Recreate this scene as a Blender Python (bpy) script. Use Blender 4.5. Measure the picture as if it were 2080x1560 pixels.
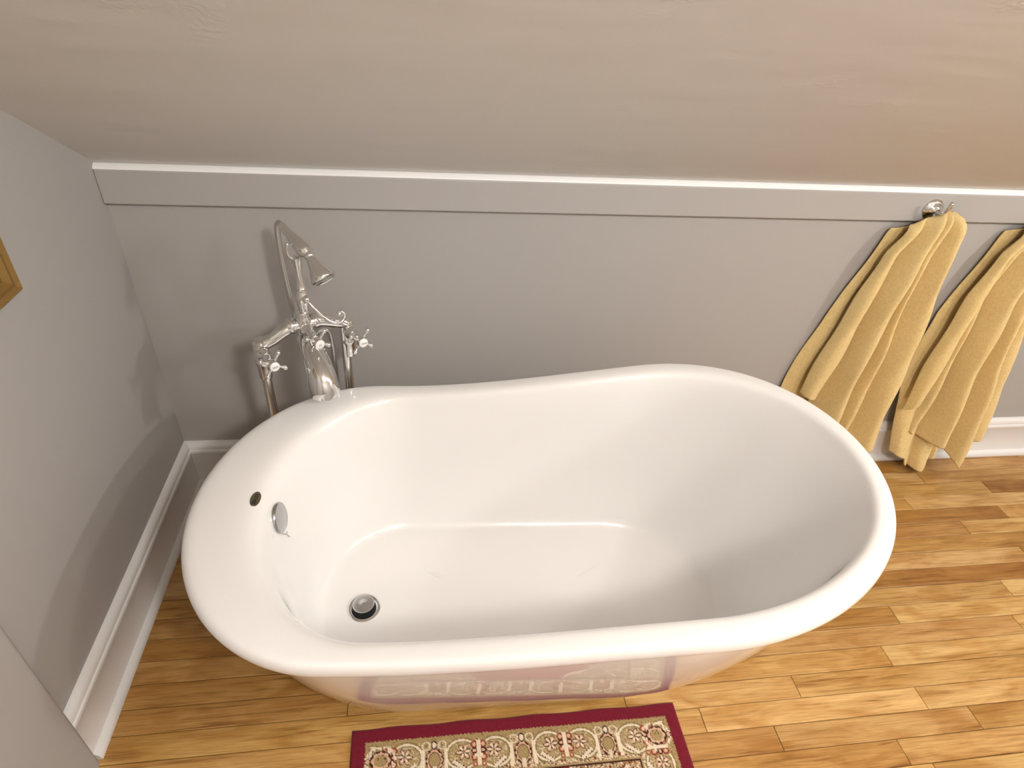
import bpy, bmesh, math, random
import numpy as np
from mathutils import Vector, Matrix

for o in list(bpy.data.objects):
    bpy.data.objects.remove(o, do_unlink=True)
sc = bpy.context.scene
col = sc.collection
random.seed(7)
rng = np.random.default_rng(11)

# ------------------------------------------------------------------ camera
# world: x to the right along the knee wall, y into the wall (wall face y = 0), z up
FPX = 1258.05
CAM = np.array([0.780, -1.6406, 1.6029])
CR = np.array([[0.98973643, -0.12475103, 0.06970640],      # image right
               [-0.01791938, -0.59227275, -0.80553826],    # image down
               [0.14177693, 0.79602146, -0.58842938]])     # view direction
cam_d = bpy.data.cameras.new('camera')
cam = bpy.data.objects.new('camera', cam_d)
col.objects.link(cam)
cam_d.sensor_fit = 'HORIZONTAL'
cam_d.sensor_width = 36.0
cam_d.lens = 36.0 * FPX / 2080.0
cam_d.clip_start = 0.02
mw = Matrix.Identity(4)
for i in range(3):
    mw[i][0] = CR[0][i]
    mw[i][1] = -CR[1][i]
    mw[i][2] = -CR[2][i]
    mw[i][3] = CAM[i]
cam.matrix_world = mw
sc.camera = cam

# ------------------------------------------------------------------ world, lamps, exposure
w = bpy.data.worlds.new('world')
sc.world = w
w.use_nodes = True
w.node_tree.nodes['Background'].inputs[0].default_value = (0.9, 0.93, 1.0, 1)
w.node_tree.nodes['Background'].inputs[1].default_value = 0.05
sc.view_settings.view_transform = 'Standard'
sc.view_settings.look = 'None'
sc.view_settings.gamma = 1.0
sc.view_settings.use_curve_mapping = False
sc.view_settings.exposure = 0.34


def bulb(name, loc, power, color, r):
    d = bpy.data.lights.new(name, 'POINT')
    d.energy = power
    d.color = color
    d.shadow_soft_size = r
    o = bpy.data.objects.new(name, d)
    o.location = loc
    col.objects.link(o)
    return o


# ceiling lamp to the right of the viewer, and one over the far right of the room
bulb('ceiling_bulb', (2.50, -1.75, 2.06), 24, (1.0, 0.975, 0.945), 0.05)
bulb('ceiling_bulb', (3.70, -1.60, 2.00), 58, (1.0, 0.985, 0.965), 0.06)
# round ceiling lamp behind the viewer
bulb('dome_lamp_bulb', (1.45, -2.25, 2.18), 66, (1.0, 0.955, 0.905), 0.11)


# ------------------------------------------------------------------ helpers
def ray(x, y):
    return CR.T @ np.array([(x - 1040) / FPX, (y - 780) / FPX, 1.0])


def at_z(x, y, z):
    r = ray(x, y)
    return CAM + (z - CAM[2]) / r[2] * r


def at_y(x, y, Y):
    r = ray(x, y)
    return CAM + (Y - CAM[1]) / r[1] * r


def mesh_obj(name, verts, faces, mat, parent=None, smooth=False):
    me = bpy.data.meshes.new(name)
    me.from_pydata([tuple(map(float, v)) for v in verts], [], faces)
    me.validate()
    me.update()
    bm = bmesh.new()
    bm.from_mesh(me)
    bmesh.ops.recalc_face_normals(bm, faces=bm.faces)
    bm.to_mesh(me)
    bm.free()
    if smooth:
        me.polygons.foreach_set('use_smooth', [True] * len(me.polygons))
    o = bpy.data.objects.new(name, me)
    if mat:
        me.materials.append(mat)
    col.objects.link(o)
    if parent:
        o.parent = parent
    return o


def empty(name, loc=(0, 0, 0)):
    o = bpy.data.objects.new(name, None)
    o.empty_display_size = 0.05
    o.location = loc
    col.objects.link(o)
    return o


def tag(o, label, cat, group=None):
    o['label'] = label
    o['category'] = cat
    if group:
        o['group'] = group
    return o


def struct(o, label=None):
    o['kind'] = 'structure'
    if label:
        o['label'] = label
    return o


class MB:
    """collects shapes into one mesh"""

    def __init__(s):
        s.v = []
        s.f = []

    def add(s, v, f):
        n = len(s.v)
        s.v += [tuple(map(float, p)) for p in v]
        s.f += [tuple(i + n for i in q) for q in f]

    def box(s, a, b):
        (x0, y0, z0), (x1, y1, z1) = a, b
        s.add([(x0, y0, z0), (x1, y0, z0), (x1, y1, z0), (x0, y1, z0), (x0, y0, z1), (x1, y0, z1), (x1, y1, z1), (x0, y1, z1)],
              [(0, 3, 2, 1), (4, 5, 6, 7), (0, 1, 5, 4), (1, 2, 6, 5), (2, 3, 7, 6), (3, 0, 4, 7)])

    def rings(s, R, cap0=True, cap1=True):
        n = len(R[0])
        v = [p for r in R for p in r]
        f = []
        for i in range(len(R) - 1):
            for j in range(n):
                k = (j + 1) % n
                f.append((i * n + j, i * n + k, (i + 1) * n + k, (i + 1) * n + j))
        if cap0:
            f.append(tuple(range(n))[::-1])
        if cap1:
            f.append(tuple((len(R) - 1) * n + j for j in range(n)))
        s.add(v, f)

    def tube(s, pts, rad, n=16, cap=True):
        P = [np.array(p, float) for p in pts]
        if not hasattr(rad, '__len__'):
            rad = [rad] * len(P)
        T = []
        for i in range(len(P)):
            a = P[min(i + 1, len(P) - 1)] - P[max(i - 1, 0)]
            T.append(a / (np.linalg.norm(a) + 1e-12))
        u = np.cross(T[0], [0, 0, 1.0])
        if np.linalg.norm(u) < 1e-3:
            u = np.cross(T[0], [1.0, 0, 0])
        u /= np.linalg.norm(u)
        R = []
        for i in range(len(P)):
            u = u - T[i] * (u @ T[i])
            u /= np.linalg.norm(u)
            v = np.cross(T[i], u)
            R.append([P[i] + rad[i] * (math.cos(2 * math.pi * j / n) * u + math.sin(2 * math.pi * j / n) * v) for j in range(n)])
        s.rings(R, cap, cap)

    def lathe(s, base, axis, prof, n=24, cap=True):
        base = np.array(base, float)
        ax = np.array(axis, float)
        ax /= np.linalg.norm(ax)
        s.tube([base + ax * h for h, r in prof], [max(r, 1e-4) for h, r in prof], n, cap) if len(prof) > 1 and all(
            prof[i + 1][0] > prof[i][0] for i in range(len(prof) - 1)) else s._lathe(base, ax, prof, n, cap)

    def _lathe(s, base, ax, prof, n, cap):
        u = np.cross(ax, [0, 0, 1.0])
        if np.linalg.norm(u) < 1e-3:
            u = np.cross(ax, [1.0, 0, 0])
        u /= np.linalg.norm(u)
        v = np.cross(ax, u)
        s.rings([[base + ax * h + max(r, 1e-4) * (math.cos(2 * math.pi * j / n) * u + math.sin(2 * math.pi * j / n) * v) for j in range(n)]
                 for h, r in prof], cap, cap)

    def ball(s, c, r, n=12):
        s._lathe(np.array(c, float), np.array([0, 0, 1.0]),
                 [(-r * math.cos(math.pi * i / n), r * math.sin(math.pi * i / n)) for i in range(n + 1)], 16, False)

    def build(s, name, mat, parent=None, smooth=True, sharp=40):
        o = mesh_obj(name, s.v, s.f, mat, parent, smooth)
        if smooth and sharp:
            o.data.set_sharp_from_angle(angle=math.radians(sharp))
        return o


def spline(pts, n=8):
    """Catmull-Rom through pts"""
    P = [np.array(p, float) for p in pts]
    P = [2 * P[0] - P[1]] + P + [2 * P[-1] - P[-2]]
    out = []
    for i in range(1, len(P) - 2):
        for k in range(n):
            t = k / n
            out.append(0.5 * (2 * P[i] + (P[i + 1] - P[i - 1]) * t + (2 * P[i - 1] - 5 * P[i] + 4 * P[i + 1] - P[i + 2]) * t * t
                              + (3 * P[i] - P[i - 1] - 3 * P[i + 1] + P[i + 2]) * t ** 3))
    out.append(P[-2])
    return out


# ------------------------------------------------------------------ materials
def material(name, color, rough=0.5, metal=0.0, spec=0.5, coat=0.0, coat_rough=0.05):
    m = bpy.data.materials.new(name)
    m.use_nodes = True
    b = m.node_tree.nodes['Principled BSDF']
    b.inputs['Base Color'].default_value = (*color, 1)
    b.inputs['Roughness'].default_value = rough
    b.inputs['Metallic'].default_value = metal
    b.inputs['Specular IOR Level'].default_value = spec
    b.inputs['Coat Weight'].default_value = coat
    b.inputs['Coat Roughness'].default_value = coat_rough
    return m


def nd(m, t):
    return m.node_tree.nodes.new(t)


def lk(m, a, b):
    m.node_tree.links.new(a, b)


def bump(m, scale, strength, dist=0.002, detail=4, vec=None, rough=0.6):
    no = nd(m, 'ShaderNodeTexNoise')
    no.inputs['Scale'].default_value = scale
    no.inputs['Detail'].default_value = detail
    no.inputs['Roughness'].default_value = rough
    if vec is None:
        g = nd(m, 'ShaderNodeNewGeometry')
        vec = g.outputs['Position']
    lk(m, vec, no.inputs['Vector'])
    bu = nd(m, 'ShaderNodeBump')
    bu.inputs['Strength'].default_value = strength
    bu.inputs['Distance'].default_value = dist
    lk(m, no.outputs['Fac'], bu.inputs['Height'])
    b = m.node_tree.nodes['Principled BSDF']
    if b.inputs['Normal'].links:
        lk(m, b.inputs['Normal'].links[0].from_socket, bu.inputs['Normal'])
    lk(m, bu.outputs['Normal'], b.inputs['Normal'])
    return no


M_wall = material('grey_wall_paint', (0.375, 0.358, 0.340), 0.55, spec=0.3)
bump(M_wall, 260, 0.12, 0.001)
bump(M_wall, 9, 0.10, 0.006)
M_ceil = material('ceiling_paint', (0.665, 0.645, 0.615), 0.6, spec=0.3)
bump(M_ceil, 220, 0.16, 0.001)


def streaks(m):
    # trowelled plaster: long shallow undulations along x, plus a few rough patches
    g = nd(m, 'ShaderNodeNewGeometry')
    mp = nd(m, 'ShaderNodeMapping')
    mp.inputs['Scale'].default_value = (1.6, 9.0, 9.0)
    lk(m, g.outputs['Position'], mp.inputs['Vector'])
    bump(m, 1.0, 0.22, 0.012, 2, mp.outputs['Vector'])
    no = nd(m, 'ShaderNodeTexNoise')
    no.inputs['Scale'].default_value = 4.5
    no.inputs['Detail'].default_value = 2
    lk(m, g.outputs['Position'], no.inputs['Vector'])
    rp = nd(m, 'ShaderNodeValToRGB')
    rp.color_ramp.elements[0].position = 0.60
    rp.color_ramp.elements[1].position = 0.72
    lk(m, no.outputs['Fac'], rp.inputs['Fac'])
    n2 = nd(m, 'ShaderNodeTexNoise')
    n2.inputs['Scale'].default_value = 130
    lk(m, g.outputs['Position'], n2.inputs['Vector'])
    mu = nd(m, 'ShaderNodeMath')
    mu.operation = 'MULTIPLY'
    lk(m, rp.outputs['Color'], mu.inputs[0])
    lk(m, n2.outputs['Fac'], mu.inputs[1])
    bu = nd(m, 'ShaderNodeBump')
    bu.inputs['Strength'].default_value = 0.6
    bu.inputs['Distance'].default_value = 0.003
    lk(m, mu.outputs[0], bu.inputs['Height'])
    b = m.node_tree.nodes['Principled BSDF']
    lk(m, b.inputs['Normal'].links[0].from_socket, bu.inputs['Normal'])
    lk(m, bu.outputs['Normal'], b.inputs['Normal'])


streaks(M_ceil)
M_trimgrey = material('grey_trim_paint', (0.385, 0.368, 0.352), 0.4, spec=0.4)
M_white = material('white_trim_paint', (0.74, 0.73, 0.72), 0.35, spec=0.45)
bump(M_white, 60, 0.05, 0.001)
M_tub = material('white_acrylic', (0.84, 0.825, 0.81), 0.30, spec=0.35, coat=1.0, coat_rough=0.02)
M_chrome = material('chrome', (0.80, 0.80, 0.79), 0.07, 1.0)
bump(M_chrome, 30, 0.02, 0.001)
M_brush = material('satin_chrome', (0.62, 0.62, 0.61), 0.25, 1.0)
M_plate = material('greyed_chrome', (0.50, 0.51, 0.51), 0.16, 1.0)  # chrome darkened in colour to stand in for the plate's grey reflection
M_dark = material('dark_gap', (0.01, 0.01, 0.012), 0.5)
M_porc = material('porcelain', (0.82, 0.80, 0.77), 0.15)
M_ink = material('black_ink', (0.03, 0.03, 0.03), 0.5)
M_brass = material('aged_brass', (0.20, 0.16, 0.09), 0.35, 0.8)
M_gold = material('gilt_frame', (0.22, 0.125, 0.028), 0.5, 0.2)
bump(M_gold, 90, 0.5, 0.003)
M_mat = material('picture_print', (0.30, 0.27, 0.12), 0.6)
nz = bump(M_mat, 30, 0.02)
rp = nd(M_mat, 'ShaderNodeValToRGB')
rp.color_ramp.elements[0].color = (0.10, 0.14, 0.06, 1)
rp.color_ramp.elements[1].color = (0.42, 0.30, 0.12, 1)
lk(M_mat, nz.outputs['Fac'], rp.inputs['Fac'])
lk(M_mat, rp.outputs['Color'], M_mat.node_tree.nodes['Principled BSDF'].inputs['Base Color'])
M_sub = material('subfloor', (0.05, 0.025, 0.01), 0.8)

# wood planks: colour from each plank's object colour, grain along x
M_wood = material('maple_strip', (0.5, 0.3, 0.1), 0.30, spec=0.45)


def wood(m):
    b = m.node_tree.nodes['Principled BSDF']
    oi = nd(m, 'ShaderNodeObjectInfo')
    g = nd(m, 'ShaderNodeNewGeometry')
    off = nd(m, 'ShaderNodeVectorMath')
    off.operation = 'MULTIPLY_ADD'
    off.inputs[1].default_value = (1, 1, 1)
    lk(m, g.outputs['Position'], off.inputs[0])
    sh = nd(m, 'ShaderNodeMath')
    sh.operation = 'MULTIPLY'
    sh.inputs[1].default_value = 37.0
    lk(m, oi.outputs['Random'], sh.inputs[0])
    lk(m, sh.outputs[0], off.inputs[2])
    mp = nd(m, 'ShaderNodeMapping')
    mp.inputs['Scale'].default_value = (2.6, 60, 60)
    lk(m, off.outputs[0], mp.inputs['Vector'])
    no = nd(m, 'ShaderNodeTexNoise')
    no.inputs['Scale'].default_value = 1.5
    no.inputs['Detail'].default_value = 7
    no.inputs['Roughness'].default_value = 0.62
    no.inputs['Distortion'].default_value = 0.9
    lk(m, mp.outputs['Vector'], no.inputs['Vector'])
    rp = nd(m, 'ShaderNodeValToRGB')
    e = rp.color_ramp.elements
    e[0].position, e[0].color = 0.30, (0.52, 0.41, 0.27, 1)
    e[1].position, e[1].color = 0.66, (1.10, 1.10, 1.12, 1)
    x = rp.color_ramp.elements.new(0.45)
    x.color = (0.95, 0.92, 0.86, 1)
    lk(m, no.outputs['Fac'], rp.inputs['Fac'])
    # broad mineral patches
    mp2 = nd(m, 'ShaderNodeMapping')
    mp2.inputs['Scale'].default_value = (3.5, 12, 12)
    lk(m, off.outputs[0], mp2.inputs['Vector'])
    n2 = nd(m, 'ShaderNodeTexNoise')
    n2.inputs['Scale'].default_value = 1.3
    n2.inputs['Detail'].default_value = 3
    n2.inputs['Distortion'].default_value = 1.2
    lk(m, mp2.outputs['Vector'], n2.inputs['Vector'])
    r2 = nd(m, 'ShaderNodeValToRGB')
    e = r2.color_ramp.elements
    e[0].position, e[0].color = 0.36, (0.80, 0.68, 0.52, 1)
    e[1].position, e[1].color = 0.60, (1.06, 1.07, 1.10, 1)
    lk(m, n2.outputs['Fac'], r2.inputs['Fac'])
    a = nd(m, 'ShaderNodeMix')
    a.data_type = 'RGBA'
    a.blend_type = 'MULTIPLY'
    a.inputs[0].default_value = 1
    lk(m, rp.outputs['Color'], a.inputs[6])
    lk(m, r2.outputs['Color'], a.inputs[7])
    c = nd(m, 'ShaderNodeMix')
    c.data_type = 'RGBA'
    c.blend_type = 'MULTIPLY'
    c.inputs[0].default_value = 1
    mp3 = nd(m, 'ShaderNodeMapping')              # fine pores
    mp3.inputs['Scale'].default_value = (9, 320, 320)
    lk(m, off.outputs[0], mp3.inputs['Vector'])
    n3 = nd(m, 'ShaderNodeTexNoise')
    n3.inputs['Scale'].default_value = 1.4
    n3.inputs['Detail'].default_value = 4
    lk(m, mp3.outputs['Vector'], n3.inputs['Vector'])
    r3 = nd(m, 'ShaderNodeValToRGB')
    r3.color_ramp.elements[0].position, r3.color_ramp.elements[0].color = 0.35, (0.80, 0.74, 0.66, 1)
    r3.color_ramp.elements[1].position, r3.color_ramp.elements[1].color = 0.55, (1.03, 1.03, 1.03, 1)
    lk(m, n3.outputs['Fac'], r3.inputs['Fac'])
    a3 = nd(m, 'ShaderNodeMix')
    a3.data_type = 'RGBA'
    a3.blend_type = 'MULTIPLY'
    a3.inputs[0].default_value = 1
    lk(m, a.outputs[2], a3.inputs[6])
    lk(m, r3.outputs['Color'], a3.inputs[7])
    lk(m, oi.outputs['Color'], c.inputs[6])
    lk(m, a3.outputs[2], c.inputs[7])
    lk(m, c.outputs[2], b.inputs['Base Color'])
    bu = nd(m, 'ShaderNodeBump')
    bu.inputs['Strength'].default_value = 0.08
    bu.inputs['Distance'].default_value = 0.001
    lk(m, no.outputs['Fac'], bu.inputs['Height'])
    lk(m, bu.outputs['Normal'], b.inputs['Normal'])


wood(M_wood)

# terry towel: fuzzy loops, smooth woven band near each hem (uv.y = metres above the hem)
M_towel = material('yellow_terry', (0.66, 0.475, 0.19), 0.95, spec=0.1)


def terry(m):
    b = m.node_tree.nodes['Principled BSDF']
    b.inputs['Sheen Weight'].default_value = 0.35
    b.inputs['Sheen Roughness'].default_value = 0.5
    b.inputs['Sheen Tint'].default_value = (1, 0.9, 0.65, 1)
    g = nd(m, 'ShaderNodeNewGeometry')
    no = nd(m, 'ShaderNodeTexNoise')
    no.inputs['Scale'].default_value = 420
    no.inputs['Detail'].default_value = 3
    lk(m, g.outputs['Position'], no.inputs['Vector'])
    uv = nd(m, 'ShaderNodeUVMap')
    sx = nd(m, 'ShaderNodeSeparateXYZ')
    lk(m, uv.outputs['UV'], sx.inputs[0])
    rb = nd(m, 'ShaderNodeValToRGB')       # 0 in band, 1 on terry
    rb.color_ramp.interpolation = 'CONSTANT'
    e = rb.color_ramp.elements
    e[0].position, e[0].color = 0.0, (1, 1, 1, 1)
    e[1].position, e[1].color = 0.045, (0.15, 0.15, 0.15, 1)
    for ps, v in ((0.060, 0.75), (0.068, 0.2), (0.085, 1.0)):
        q = rb.color_ramp.elements.new(ps)
        q.color = (v, v, v, 1)
    lk(m, sx.outputs['Y'], rb.inputs['Fac'])
    mu = nd(m, 'ShaderNodeMath')
    mu.operation = 'MULTIPLY'
    lk(m, rb.outputs['Color'], mu.inputs[0])
    lk(m, no.outputs['Fac'], mu.inputs[1])
    ad = nd(m, 'ShaderNodeMath')
    lk(m, mu.outputs[0], ad.inputs[0])
    lk(m, rb.outputs['Color'], ad.inputs[1])
    bu = nd(m, 'ShaderNodeBump')
    bu.inputs['Strength'].default_value = 0.8
    bu.inputs['Distance'].default_value = 0.0025
    lk(m, ad.outputs[0], bu.inputs['Height'])
    lk(m, bu.outputs['Normal'], b.inputs['Normal'])
    n2 = nd(m, 'ShaderNodeTexNoise')
    n2.inputs['Scale'].default_value = 140
    n2.inputs['Detail'].default_value = 3
    lk(m, g.outputs['Position'], n2.inputs['Vector'])
    r2 = nd(m, 'ShaderNodeValToRGB')
    r2.color_ramp.elements[0].color = (0.60, 0.435, 0.18, 1)
    r2.color_ramp.elements[1].color = (0.82, 0.64, 0.32, 1)
    lk(m, n2.outputs['Fac'], r2.inputs['Fac'])
    lk(m, r2.outputs['Color'], b.inputs['Base Color'])


terry(M_towel)

# ------------------------------------------------------------------ room shell
RX, RY = 4.3, -3.3                      # right wall, wall behind the viewer
SL = 0.65                               # slope of the attic ceiling
TZ0, TZ1 = 0.985, 1.072                 # trim board at the top of the knee wall
YC, ZC = -0.003, 1.0835                 # foot of the slope, just above the trim board
ZFLAT = 2.32
YF = YC - (ZFLAT - ZC) / SL


def prism_x(name, poly, x0, x1, mat):
    n = len(poly)
    v = [(x0, y, z) for y, z in poly] + [(x1, y, z) for y, z in poly]
    f = [tuple(range(n)), tuple(range(n, 2 * n))] + [(i, (i + 1) % n, n + (i + 1) % n, n + i) for i in range(n)]
    return mesh_obj(name, v, f, mat)


struct(prism_x('ceiling', [(YC, ZC), (0.0, TZ1), (0.12, TZ1), (0.12, TZ1 + 0.15), (YF, ZFLAT + 0.12), (RY, ZFLAT + 0.12), (RY, ZFLAT), (YF, ZFLAT)], 0, RX, M_ceil),
       'sloped attic ceiling of warm beige painted plaster')
m = MB(); m.box((0, 0, -0.02), (RX, 0.12, TZ0)); struct(m.build('wall_back', M_wall, smooth=False), 'low grey knee wall behind the bathtub')
m = MB(); m.box((-0.1, RY, -0.02), (0, 0.12, ZFLAT + 0.12)); struct(m.build('wall_left', M_wall, smooth=False), 'grey painted wall at the tap end of the tub')
m = MB(); m.box((RX, RY, -0.02), (RX + 0.1, 0.12, ZFLAT + 0.12)); struct(m.build('wall_right', M_wall, smooth=False))
m = MB(); m.box((-0.1, RY - 0.1, -0.02), (RX + 0.1, RY, ZFLAT + 0.12)); struct(m.build('wall_front', M_wall, smooth=False))

# wall that stands a little proud where the left baseboard stops
YJ = -0.898
XJ = 0.030
poly = [(YJ, -0.045), (YJ, ZC + SL * (YC - YJ)), (YF, ZFLAT), (RY, ZFLAT), (RY, -0.045)]
jut = prism_x('wall_near_left', poly, 0.0, XJ, M_wall)
bv = jut.modifiers.new('round', 'BEVEL'); bv.width = 0.022; bv.segments = 6; bv.limit_method = 'ANGLE'
struct(jut)

# trim board with the ledge on top
m = MB(); m.box((0, -0.021, TZ0), (RX, 0.12, TZ1))
t1 = m.build('trim_1', M_trimgrey, smooth=False)
bv = t1.modifiers.new('round', 'BEVEL'); bv.width = 0.004; bv.segments = 3
struct(t1, 'grey trim board with ledge along the top of the knee wall')
M_caulk = material('white_caulk', (0.86, 0.855, 0.85), 0.45)
lg = prism_x('caulk_bead', [(-0.019, TZ1 - 0.0005), (-0.0180, TZ1 + 0.0028), (-0.0135, TZ1 + 0.0070), (-0.0080, TZ1 + 0.0105), (YC - 0.001, ZC - 0.0002), (0.004, TZ1)], 0, RX, M_caulk)
lg.parent = t1
lg['label'] = 'white bead of caulk between board and ceiling'

# baseboards: shoe moulding, flat face, stepped cap
BH = 0.182
prof = [(0, 0), (-0.034, 0), (-0.034, 0.006), (-0.031, 0.015), (-0.024, 0.022), (-0.019, 0.024), (-0.018, 0.026), (-0.018, 0.138), (-0.020, 0.141), (-0.0215, 0.147),
        (-0.020, 0.153), (-0.0165, 0.156), (-0.0165, 0.162), (-0.0155, 0.170), (-0.011, 0.177), (-0.006, 0.181), (0, BH)]
nP = len(prof)


def baseboard(name, path):
    # path: list of functions mapping (offset, z) -> xyz at each end (mitred)
    v = []
    for fn in path:
        v += [fn(o, z) for o, z in prof]
    f = [tuple(range(nP)), tuple(range(nP, 2 * nP))] + [(i, (i + 1) % nP, nP + (i + 1) % nP, nP + i) for i in range(nP)]
    o = mesh_obj(name, v, f, M_white, None, True)
    o.data.set_sharp_from_angle(angle=math.radians(35))
    return struct(o)


baseboard('baseboard_back', [lambda o, z: (-o, o, z), lambda o, z: (RX, o, z)])['label'] = 'white moulded baseboard along the knee wall'
baseboard('baseboard_left', [lambda o, z: (-o, o, z), lambda o, z: (-o, YJ, z)])['label'] = 'white moulded baseboard along the left wall'

# floor: strip planks, each its own mesh
m = MB(); m.box((-0.1, RY - 0.1, -0.12), (RX + 0.1, 0.12, -0.021))
floor = struct(m.build('floor', M_sub, smooth=False), 'honey coloured hardwood strip floor')
PW, PY0 = 0.0622, -0.0418
joints = {10: [(2.195, 0)], 13: [(1.771, 0)], 14: [(1.478, 0), (2.107, 0)], 15: [(1.658, 0), (2.222, 0)], 5: [(2.689, 0)], 9: [(2.641, 0)], 12: [(0.577, 0), (2.086, 0)],
          11: [(2.576, 0)], 2: [(2.932, 0)], 3: [(2.55, 0)], 16: [(1.967, 0)]}
tones = {'light': (0.53, 0.345, 0.140), 'mid': (0.46, 0.280, 0.098), 'amber': (0.40, 0.225, 0.068), 'dark': (0.31, 0.155, 0.040)}
# tone of the board lying right of / left of a given x for rows seen in the photograph
set_tone = {(2, 3.1): 'dark', (2, 2.8): 'mid', (3, 2.8): 'light', (4, 2.6): 'dark', (5, 2.8): 'light', (5, 2.5): 'amber', (6, 2.6): 'amber', (7, 2.4): 'light', (8, 2.4): 'dark', (9, 2.3): 'mid',
            (9, 2.8): 'light', (10, 2.0): 'amber', (10, 2.4): 'light', (11, 2.0): 'mid', (12, 1.8): 'mid', (12, 2.3): 'light', (13, 1.6): 'light', (13, 2.0): 'mid',
            (14, 1.8): 'light', (14, 1.4): 'dark', (14, 2.3): 'light', (15, 1.9): 'mid', (15, 1.5): 'amber', (16, 1.7): 'amber', (16, 2.2): 'mid', (11, 0.3): 'amber', (10, 0.2): 'amber',
            (9, 0.1): 'dark', (8, 0.1): 'amber', (7, 0.1): 'amber', (12, 0.3): 'amber', (13, 0.3): 'mid', (14, 0.3): 'mid'}


def plank(x0, x1, y0, y1, tone):
    g = 0.0007
    b = 0.0013
    x0 += g; x1 -= g; y0 += g; y1 -= g
    dz = random.uniform(-0.0004, 0.0002)
    v = []
    for z, i in ((-0.020, 0), (-0.0009 + dz, 0), (dz, b)):
        v += [(x0 + i, y0 + i, z), (x1 - i, y0 + i, z), (x1 - i, y1 - i, z), (x0 + i, y1 - i, z)]
    f = [(3, 2, 1, 0), (8, 9, 10, 11)]
    for k in (0, 4):
        f += [(k + i, k + (i + 1) % 4, k + 4 + (i + 1) % 4, k + 4 + i) for i in range(4)]
    me = bpy.data.meshes.new('plank')
    me.from_pydata(v, [], f)
    me.materials.append(M_wood)
    o = bpy.data.objects.new('plank', me)
    col.objects.link(o)
    o.parent = floor
    j = random.uniform(0.93, 1.06)
    o.color = (tone[0] * j, tone[1] * j * random.uniform(0.97, 1.03), tone[2] * j * random.uniform(0.92, 1.08), 1)
    return o


nrow = int(math.ceil((PY0 + 0.0622 - RY) / PW)) + 1
for r in range(-1, nrow):
    y1 = PY0 - PW * r
    y0 = max(y1 - PW, RY)
    y1 = min(y1, 0.0)
    if y1 - y0 < 0.01:
        continue
    fixed = sorted(x for x, _ in joints.get(r, []))
    xs = [0.0]
    stops = fixed + [RX]
    lo, hi = (0.75, 1.6) if r <= 20 else (1.1, 2.2)
    for st in stops:
        while st - xs[-1] > hi:
            if st - xs[-1] < 2 * lo:
                break
            n = xs[-1] + random.uniform(lo, min(hi, st - xs[-1] - lo * 0.6))
            xs.append(n)
        xs.append(st)
    for a, b in zip(xs[:-1], xs[1:]):
        t = None
        for (rr, xx), tn in set_tone.items():
            if rr == r and a <= xx < b:
                t = tones[tn]
        if t is None:
            t = tones[random.choices(['light', 'mid', 'amber', 'dark'], [3, 4, 3, 1])[0]]
        plank(a, b, y0, y1, t)

# ------------------------------------------------------------------ bathtub
TX, TY, TROT = 0.9745, -0.6593, -0.1134
Z0, DZ, U0 = 0.55, 0.168, -0.396
OUT = dict(uL=-0.7075, uR=0.8007, b=0.418, sL=-0.348, sR=0.348)
INN = dict(uL=-0.562, uR=0.757, b=0.362, sL=-0.262, sR=0.345)
ct, st_ = math.cos(TROT), math.sin(TROT)


def tub_xy(u, v):
    return TX + u * ct - v * st_, TY + u * st_ + v * ct


def zrim(u):
    t = min(max((u - U0) / (OUT['uR'] - U0), 0), 1)
    return Z0 + DZ * t * t * (3 - 2 * t)


NA, NS = 48, 16


def ring_uv(uL, uR, b, sL, sR):
    P = []
    for i in range(NA + 1):
        th = -math.pi / 2 + math.pi * i / NA
        P.append((sR + (uR - sR) * math.cos(th), b * math.sin(th)))
    for i in range(1, NS):
        P.append((sR + (sL - sR) * i / NS, b))
    for i in range(NA + 1):
        th = math.pi / 2 + math.pi * i / NA
        P.append((sL + (sL - uL) * math.cos(th), b * math.sin(th)))
    for i in range(1, NS):
        P.append((sL + (sR - sL) * i / NS, -b))
    return P


def lerp_d(A, B, q):
    return {k: A[k] + (B[k] - A[k]) * q for k in A}


def ends(uL, uR, b, kl=0.86, kr=1.06):
    return dict(uL=uL, uR=uR, b=b, sL=uL + kl * b, sR=uR - kr * b)


def zt(t, u):
    k = min(max((t - 0.2) / 0.8, 0), 1)
    return t * (Z0 + (zrim(u) - Z0) * k)


tub = empty('bathtub', (TX, TY, 0))
tag(tub, 'white freestanding slipper bathtub with raised right end and glossy skirt', 'bathtub')


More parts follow.
